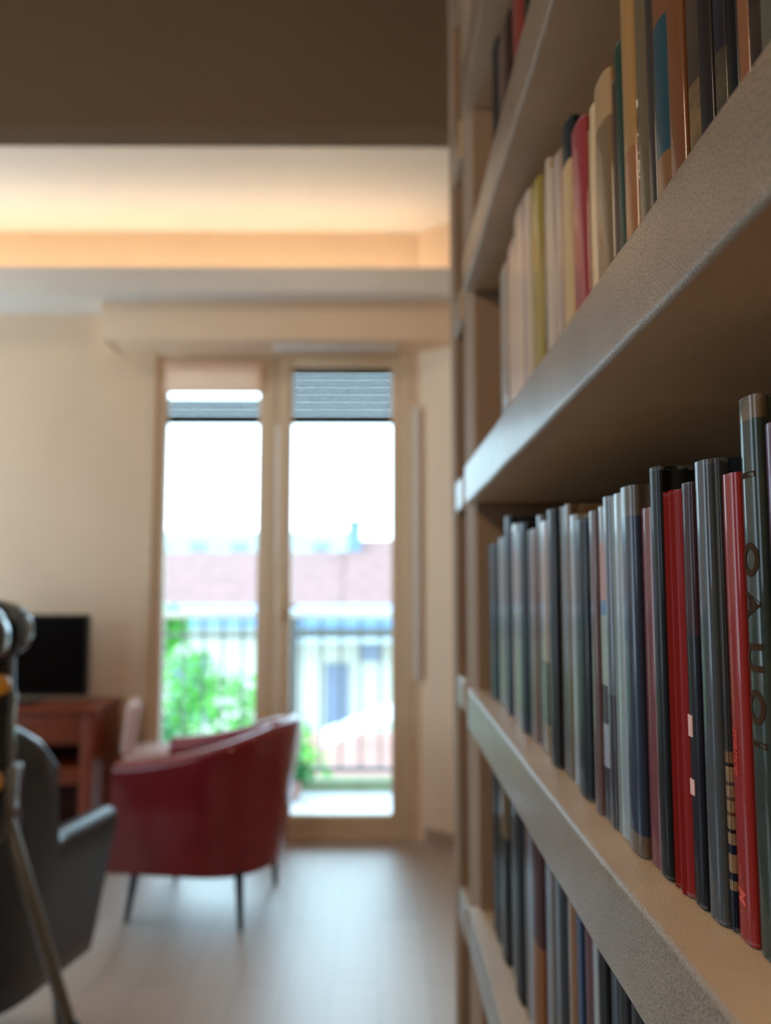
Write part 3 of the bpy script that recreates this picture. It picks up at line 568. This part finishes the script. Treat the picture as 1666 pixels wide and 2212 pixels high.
# ---------------------------------------------------------------- tub armchairs
def tub_chair(name, loc, rz, label, mat, L=.66, W=.62, flare=.07, h_arm=.565, h_back=.70, zb=.17, th=.07, slant=.0, leg='metal', step=None, curve=2.4):
    """front of the chair looks along local -x"""
    root = empty(name, loc, label, 'armchair', rz)
    # plan outline: arms straight, back a squared curve. u runs from the one arm front round the back to the other
    pts = []
    hw = W/2; xf = -L/2; xs_ = .02
    for i in range(10): pts.append((xf + (xs_-xf)*i/10, -hw))
    for i in range(25):
        a = -math.pi/2 + math.pi*i/24; c, s_ = math.cos(a), math.sin(a)
        pts.append((xs_ + (L/2-xs_)*abs(c)**(2/curve), hw*math.copysign(abs(s_)**(2/curve), s_)))
    for i in range(1, 11): pts.append((xs_ - (xs_-xf)*i/10, hw))
    # arc lengths and normals
    N = len(pts); rings = []
    bm = bmesh.new()
    for i, (x, y) in enumerate(pts):
        a = pts[max(0, i-1)]; b = pts[min(N-1, i+1)]; d = Vector((b[0]-a[0], b[1]-a[1])).normalized(); nrm = Vector((d.y, -d.x))   # outward
        fr = (x - xf)/L; top = h_arm + (h_back-h_arm)*(fr**1.7 if fr > 0 else 0)
        if step:
            q_ = min(1, max(0, (fr-step[0])/(step[1]-step[0]))); top = h_arm + (h_back-h_arm)*math.sqrt(1-(1-q_)**2)
        pr = []
        def P_(off, z):
            k = (z-zb)/(h_back-zb)
            fx = x + nrm.x*(off + flare*.5*k) ; fy = y + nrm.y*(off + flare*.5*k)
            fx += flare*.9*k*max(0, fr-.4) - slant*k*(1-fr)
            return (fx, fy, z)
        pr += [P_(-.012, zb), P_(-.002, zb+.006)]
        for q in range(1, 8): pr.append(P_(0, zb + (top-.03-zb)*q/7))
        for q in range(1, 7):
            a_ = math.pi*q/7; pr.append(P_(-th/2 + th/2*math.cos(a_), top - .03 + .03*math.sin(a_)))
        for q in range(0, 5): pr.append(P_(-th, top - .03 - (top-.03-(zb+.1))*q/4))
        pr.append(P_(-th, zb))
        rings.append([bm.verts.new(p) for p in pr])
    m = len(rings[0])
    for a, b in zip(rings, rings[1:]):
        for i in range(m): bm.faces.new((a[i], a[(i+1) % m], b[(i+1) % m], b[i]))
    bm.faces.new(rings[0]); bm.faces.new(rings[-1][::-1]); bmesh.ops.recalc_face_normals(bm, faces=bm.faces)
    me = bpy.data.meshes.new('shell'); bm.to_mesh(me); bm.free(); smooth(me, 50); link('shell', me, root, mat)
    # seat cushion and base follow the inside of the shell
    def pad(nm, z0, z1, off, rd):
        bm = bmesh.new(); rs = []
        for zz, o_ in ((z0, .012), (z0+rd*.4, 0), (z1-rd, 0), (z1-rd*.3, rd*.35), (z1, rd*1.2), (z1+.004, rd*4)):
            r_ = []
            for i, (x, y) in enumerate(pts):
                a = pts[max(0, i-1)]; b = pts[min(N-1, i+1)]; d = Vector((b[0]-a[0], b[1]-a[1])).normalized(); nrm = Vector((d.y, -d.x))
                xx = x - nrm.x*(off+o_); yy = y - nrm.y*(off+o_)
                if i in (0, N-1): xx += o_
                r_.append(bm.verts.new((xx, yy, zz)))
            rs.append(r_)
        for a, b in zip(rs, rs[1:]):
            for i in range(N): bm.faces.new((a[i], a[(i+1) % N], b[(i+1) % N], b[i]))
        bm.faces.new(rs[0][::-1]); bm.faces.new(rs[-1]); bmesh.ops.recalc_face_normals(bm, faces=bm.faces)
        me = bpy.data.meshes.new(nm); bm.to_mesh(me); bm.free(); smooth(me, 50); link(nm, me, root, mat)
    pad('seat_base', zb+.005, .30, th+.001, .01); pad('seat_cushion', .302, .42, th+.003, .03)
    for sx, sy in ((-1, -1), (-1, 1), (1, -1), (1, 1)):
        tube('leg', (sx*(L/2-.08) - .01*sx, sy*(hw-.05), zb+.02), (sx*(L/2-.06) + (0 if sx < 0 else -.02), sy*(hw-.045), 0), .017, .010, leg, root)
    return root
red = tub_chair('armchair', (-.632, 3.0, 0), R(-9), 'dark red leather tub armchair on thin metal legs before the balcony door', 'red', L=.55, W=.50, flare=.06, h_arm=.545, h_back=.675, slant=-.035)
grey = tub_chair('armchair', (-1.035, 2.06, 0), R(-102), 'slate grey leather armchair with high rounded back, behind the tripod', 'slate', L=.44, W=.42, flare=.27, h_arm=.555, h_back=.885, th=.085, step=(.55, .93))

# pale chair seen edge-on beside the cabinet
pc = empty('side_chair', (-1.105, 3.49, 0), 'pale pink cloth side chair standing between cabinet and red armchair', 'chair', R(15))
boxes('seat', [(0, .26, -.13, .13, .40, .45)], 'pale', pc, .018)
bk = boxes('backrest', [(-.02, .03, -.13, .13, .45, .66)], 'pale', pc, .022); bk.location = (-.05, 0, 0); bk.rotation_euler = (0, R(7), 0)
for sx in (.04, .24):
    for sy in (-.10, .10): tube('leg', (sx-.02, sy, .41), (sx-.02, sy*1.06, 0), .014, .010, 'wood', pc)

# ---------------------------------------------------------------- television and cabinet
cb = empty('cabinet', (-1.72, 3.50, 0), 'red-brown wooden television cabinet with open compartments against the back wall', 'cabinet')
cx0, cx1, cy0, cy1 = -.58, .53, -.16, .17
boxes('top_board', [(cx0-.01, cx1+.01, cy0-.015, cy1, .62, .645)], 'wood', cb, .004)
for x in (cx0, -.035, cx1-.055): boxes('side_panel', [(x, x+.055, cy0, cy1, .002, .62)], 'wood', cb, .003)
boxes('back_panel', [(cx0+.055, cx1-.055, cy1-.012, cy1-.002, .06, .62)], 'wood_dark', cb)
boxes('bottom_board', [(cx0+.056, -.036, cy0+.003, cy1-.013, .06, .08), (.021, cx1-.056, cy0+.003, cy1-.013, .06, .08)], 'wood', cb, .002)
for a, b in ((cx0+.057, -.037), (.022, cx1-.057)):
    d_ = boxes('drawer', [(a, b, cy0-.002, cy0+.018, .515, .615)], 'wood', cb, .004)
    lathe('knob', [(.003, 0), (.004, .006), (.009, .010), (.009, .014), (.004, .018)], 'metal', d_, 20, loc=((a+b)/2, cy0-.002, .565), rot=(R(90), 0, 0))
    boxes('shelf', [(a, b, cy0+.01, cy1-.013, .495, .512)], 'wood', cb, .002)
    boxes('shelf', [(a, b, cy0+.004, cy1-.013, .335, .40)], 'wood', cb, .002)
tv = empty('television', (-1.64, 3.50, .645), 'flat black television standing on the red-brown cabinet', 'television')
boxes('bezel', [(-.36, .36, -.02, .02, .03, .382)], 'black_plastic', tv, .006)
boxes('screen', [(-.348, .348, -.022, -.0195, .045, .370)], 'screen', tv)
boxes('stand', [(-.05, .05, -.01, .01, .010, .032), (-.14, .14, -.08, .08, 0, .010)], 'black_plastic', tv, .003)

# ---------------------------------------------------------------- tripod with optical instrument
tp = empty('tripod_instrument', (-.765, 1.62, 0), 'black optical instrument with blue lens and amber knobs on a grey tripod', 'instrument')
lathe('column', [(.030, 0), (.032, .02), (.026, .10), (.030, .14), (.024, .16), (.022, .27)], 'gloss_black', tp, 24, loc=(.0, .0, .79))
lathe('amber_knob', [(.004, 0), (.020, .004), (.022, .018), (.012, .024)], 'amber', tp, 20, loc=(.01, -.035, .775), rot=(R(90), 0, 0))
lathe('amber_knob', [(.004, 0), (.018, .004), (.020, .016), (.010, .020)], 'amber', tp, 20, loc=(.012, -.02, .96), rot=(R(90), 0, 0))
lens = lathe('lens_barrel', [(.02, .05), (.055, .045), (.060, .02), (.060, -.04), (.068, -.05), (.068, -.075), (.058, -.078), (.052, -.066), (.02, -.064)], 'gloss_black', tp, 40, loc=(-.018, 0, 1.062), rot=(R(-85), 0, R(-10)))
lathe('blue_glass', [(.002, -.070), (.030, -.069), (.050, -.065), (.050, -.062), (.002, -.061)], 'bluelens', lens, 40)
lathe('focus_ring', [(.061, -.02), (.064, -.018), (.064, .008), (.061, .01)], 'metal', lens, 40)
boxes('hub', [(-.04, .035, -.04, .04, .655, .80)], 'gloss_black', tp, .012)
for (dx, dy, hz) in ((.26, .01, 0), (-.24, .10, 0), (-.08, -.24, 0)):
    a = Vector((dx*.06, dy*.06, .71)); b = Vector((dx, dy, 0)); mid = a.lerp(b, .62)
    tube('leg', a, mid, .014, .013, 'grey_metal', tp)
    lg = tube('leg', a.lerp(b, .58), b, .010, .009, 'grey_metal', tp)
    tube('leg_lock', a.lerp(b, .575), a.lerp(b, .63), .018, .018, 'black_plastic', lg)

# ---------------------------------------------------------------- balcony
struct('balcony_floor', [(-2.6, 1.6, 3.90, 4.62, -.16, -.005)], 'balcony')
struct('door_sill', [(-1.12, .15, 3.86, 3.90, -.1, 0)], 'balcony')
struct('balcony_curb', [(-2.6, 1.6, 4.56, 4.66, -.005, .055)], 'curb')
rl = empty('balcony_railing', (0, 4.60, 0), 'grey barred balcony railing with a white handrail', 'railing')
boxes('handrail', [(-2.55, 1.55, -.03, .03, .965, 1.005)], 'rail_white', rl, .008)
boxes('upper_rail', [(-2.55, 1.55, -.012, .012, .855, .875)], 'rail', rl, .003)
boxes('lower_rail', [(-2.55, 1.55, -.012, .012, .10, .125)], 'rail', rl, .003)
proto = None
for i in range(36):
    x = -2.5 + .1135*i
    if proto is None: proto = boxes('bar', [(-.007, .007, -.007, .007, .125, .965)], 'rail', rl, .002); proto.location = (x, 0, 0)
    else:
        o = proto.copy(); C.objects.link(o); o.location = (x, 0, 0)
for x in (-2.5, -.50, 1.5): boxes('post', [(x-.02, x+.02, -.02, .02, .056, .965)], 'rail', rl, .003)

# ---------------------------------------------------------------- the neighbourhood
struct('ground', [(-80, 80, 5.2, 420, -9.2, -9)], 'ground')
def prism(name, y0, y1, x0, x1, ze, zr, mat, parent, over=.3, th=.25):
    """gabled roof slope facing the viewer, solid: eave at y0, ridge at y1, second slope behind"""
    bm = bmesh.new(); ym = y1; yb = y1 + (y1-y0)
    sec = [(y0-over, ze-over*.3), (ym, zr), (yb+over, ze-over*.3), (yb+over, ze-over*.3-th), (ym, zr-th), (y0-over, ze-over*.3-th)]
    a = [bm.verts.new((x0, y, z)) for y, z in sec]; b = [bm.verts.new((x1, y, z)) for y, z in sec]
    for i in range(6): bm.faces.new((a[i], a[(i+1) % 6], b[(i+1) % 6], b[i]))
    bm.faces.new(a[::-1]); bm.faces.new(b); bmesh.ops.recalc_face_normals(bm, faces=bm.faces)
    me = bpy.data.meshes.new(name); bm.to_mesh(me); bm.free(); return link(name, me, parent, mat)
E_ = EYE
# terracotta-roofed houses opposite
h1 = empty('house', (0, 0, 0), 'long house with pale terracotta roof straight across from the balcony', 'building')
boxes('wall', [(-14, -1.4, 25.4, 34, -9, E_-.9)], 'facade_white', h1)
prism('roof', 25, 30, -14.5, -1.27, E_-.75, E_+1.25, 'terracotta', h1)
for x in (-9.5, -7.2, -5.0, -2.8): boxes('window', [(x, x+.9, 25.3, 25.45, E_-3.0, E_-1.7)], 'darkglass', h1)
h2 = empty('house', (0, 0, 0), 'taller terracotta-roofed house with a chimney behind the right door leaf', 'building')
boxes('wall', [(-1.2, 1.0, 26, 33, -9, E_-.8)], 'facade', h2)
prism('roof', 25.5, 30.5, -1.25, 1.0, E_-.62, E_+1.75, 'terracotta', h2)
boxes('chimney', [(-1.22, -.75, 29.4, 30, E_+.9, E_+2.3), (-1.25, -.70, 29.35, 30.05, E_+2.3, E_+2.42)], 'bluegrey', h2)
h3 = boxes('wall', [(-22, -2.0, 58, 66, -9, E_+3.9)], 'facade_white', None); h3.name = 'apartment_building'
h3['label'] = 'white apartment block showing behind the terracotta roof ridge'; h3['category'] = 'building'
for x in range(-20, -3, 3): boxes('window', [(x, x+1.2, 57.95, 58.02, E_+1.9, E_+3.1)], 'darkglass', h3)
hb = bmesh.new(); va = []; 
for i in range(61):
    x = -160 + 320*i/60; z = E_ + 14 + 9*noise.noise((x*.022, 3.1, 0)) + 3*noise.noise((x*.09, 1.1, 0))
    va.append((hb.verts.new((x, 300, -9)), hb.verts.new((x, 310, z)), hb.verts.new((x, 360, z-6)), hb.verts.new((x, 380, -9))))
for a, b in zip(va, va[1:]):
    for q in range(3): hb.faces.new((a[q], b[q], b[q+1], a[q+1]))
me = bpy.data.meshes.new('hills'); hb.to_mesh(me); hb.free(); smooth(me); link('hills', me, None, 'hill', kind='structure')
# blue-grey flat canopy and cream house nearer
h4 = empty('house', (0, 0, 0), 'low cream house with a flat blue-grey roof beyond the railing', 'building')
boxes('wall', [(-6.5, 3.5, 15.3, 20, -9, E_-.80)], 'facade', h4)
boxes('roof', [(-6.8, 3.8, 14.7, 20.3, E_-.80, E_-.50)], 'bluegrey', h4)
boxes('window', [(-.38, .02, 15.22, 15.32, E_-1.45, E_-1.05)], 'darkglass', h4)
boxes('window', [(-1.05, -.62, 15.22, 15.32, E_-3.0, E_-1.5)], 'darkglass', h4)
boxes('window', [(-4.0, -3.3, 15.22, 15.32, E_-2.6, E_-1.4)], 'darkglass', h4)
boxes('awning', [(-1.7, .9, 14.2, 15.3, E_-1.04, E_-.98)], 'facade_white', h4)
h5 = empty('shed', (0, 0, 0), 'small outbuilding with faded terracotta roof and a sloping white parapet', 'building')
boxes('wall', [(-2.2, 1.2, 9.6, 12.4, -9, E_-2.6)], 'facade_white', h5)
prism('roof', 9.2, 11.2, -2.4, 1.4, E_-2.65, E_-2.05, 'terracotta2', h5, .15, .12)
bm = bmesh.new(); q = [(-.65, 9.0, -1.56), (.55, 9.9, -1.26), (.55, 10.1, -1.26), (-.65, 9.2, -1.56)]
lo = [bm.verts.new((x, y, E_+z-.24)) for x, y, z in q]; hi = [bm.verts.new((x, y, E_+z-.08)) for x, y, z in q]
bm.faces.new(lo[::-1]); bm.faces.new(hi)
for i in range(4): bm.faces.new((lo[i], lo[(i+1) % 4], hi[(i+1) % 4], hi[i]))
me = bpy.data.meshes.new('parapet'); bm.to_mesh(me); bm.free(); link('parapet', me, h5, 'rail_white')

# greenery: a tree beyond the left half of the railing and low plants on the balcony
def crown(name, parent, blobs, mat, seed, n, size):
    rn = random.Random(seed); vs_ = []; fs = []
    for i in range(n):
        bx = rn.choice(blobs); c = Vector(bx[:3]); r_ = bx[3]
        d = Vector((rn.gauss(0, 1), rn.gauss(0, 1), rn.gauss(0, 1))).normalized(); p = c + d*r_*rn.uniform(.55, 1.0)
        u = Vector((rn.gauss(0, 1), rn.gauss(0, 1), rn.gauss(0, .6))).normalized(); v = u.cross(d).normalized() if u.cross(d).length > .01 else Vector((1, 0, 0))
        s_ = size*rn.uniform(.6, 1.3); b0 = len(vs_)
        vs_ += [p - u*s_, p + v*s_*.4 + d*s_*.1, p + u*s_, p - v*s_*.4 + d*s_*.1]; fs.append((b0, b0+1, b0+2, b0+3))
    me = bpy.data.meshes.new(name); me.from_pydata([tuple(q) for q in vs_], [], fs); return link(name, me, parent, mat)
tree = empty('tree', (-1.6, 7.6, -9), 'bright green tree reaching above the left half of the railing', 'tree')
tube('trunk', (0, 0, 0), (0, 0, 8.6), .16, .06, 'bark', tree)
crown('crown', tree, [(-.35, 0, 9.2, .45), (.1, .1, 8.9, .55), (.55, -.1, 8.6, .5), (-.3, 0, 8.3, .6), (.2, .2, 8.0, .7), (-.45, 0, 9.75, .22), (.7, 0, 8.2, .5), (-.1, 0, 7.3, .8)], 'leaf', 3, 5200, .055)
bu = empty('shrub', (-2.0, 5.9, -9), 'deep green tall shrub behind the left end of the railing', 'shrub')
tube('stem', (0, 0, 0), (0, 0, 9.3), .08, .03, 'bark', bu)
crown('foliage', bu, [(0, 0, 9.6, .28), (.05, 0, 9.2, .3), (-.1, 0, 8.8, .35), (.25, .0, 9.0, .28)], 'leaf2', 5, 2600, .05)
pp = empty('potted_plant', (-.50, 4.40, 0), 'low green plant in a pot at the foot of the railing', 'plant')
lathe('pot', [(.05, -.004), (.065, .03), (.075, .10), (.068, .10), (.06, .08)], 'terracotta2', pp, 24)
crown('foliage', pp, [(0, 0, .16, .10), (.06, .02, .12, .08), (-.07, 0, .13, .08)], 'leaf2', 9, 500, .022)
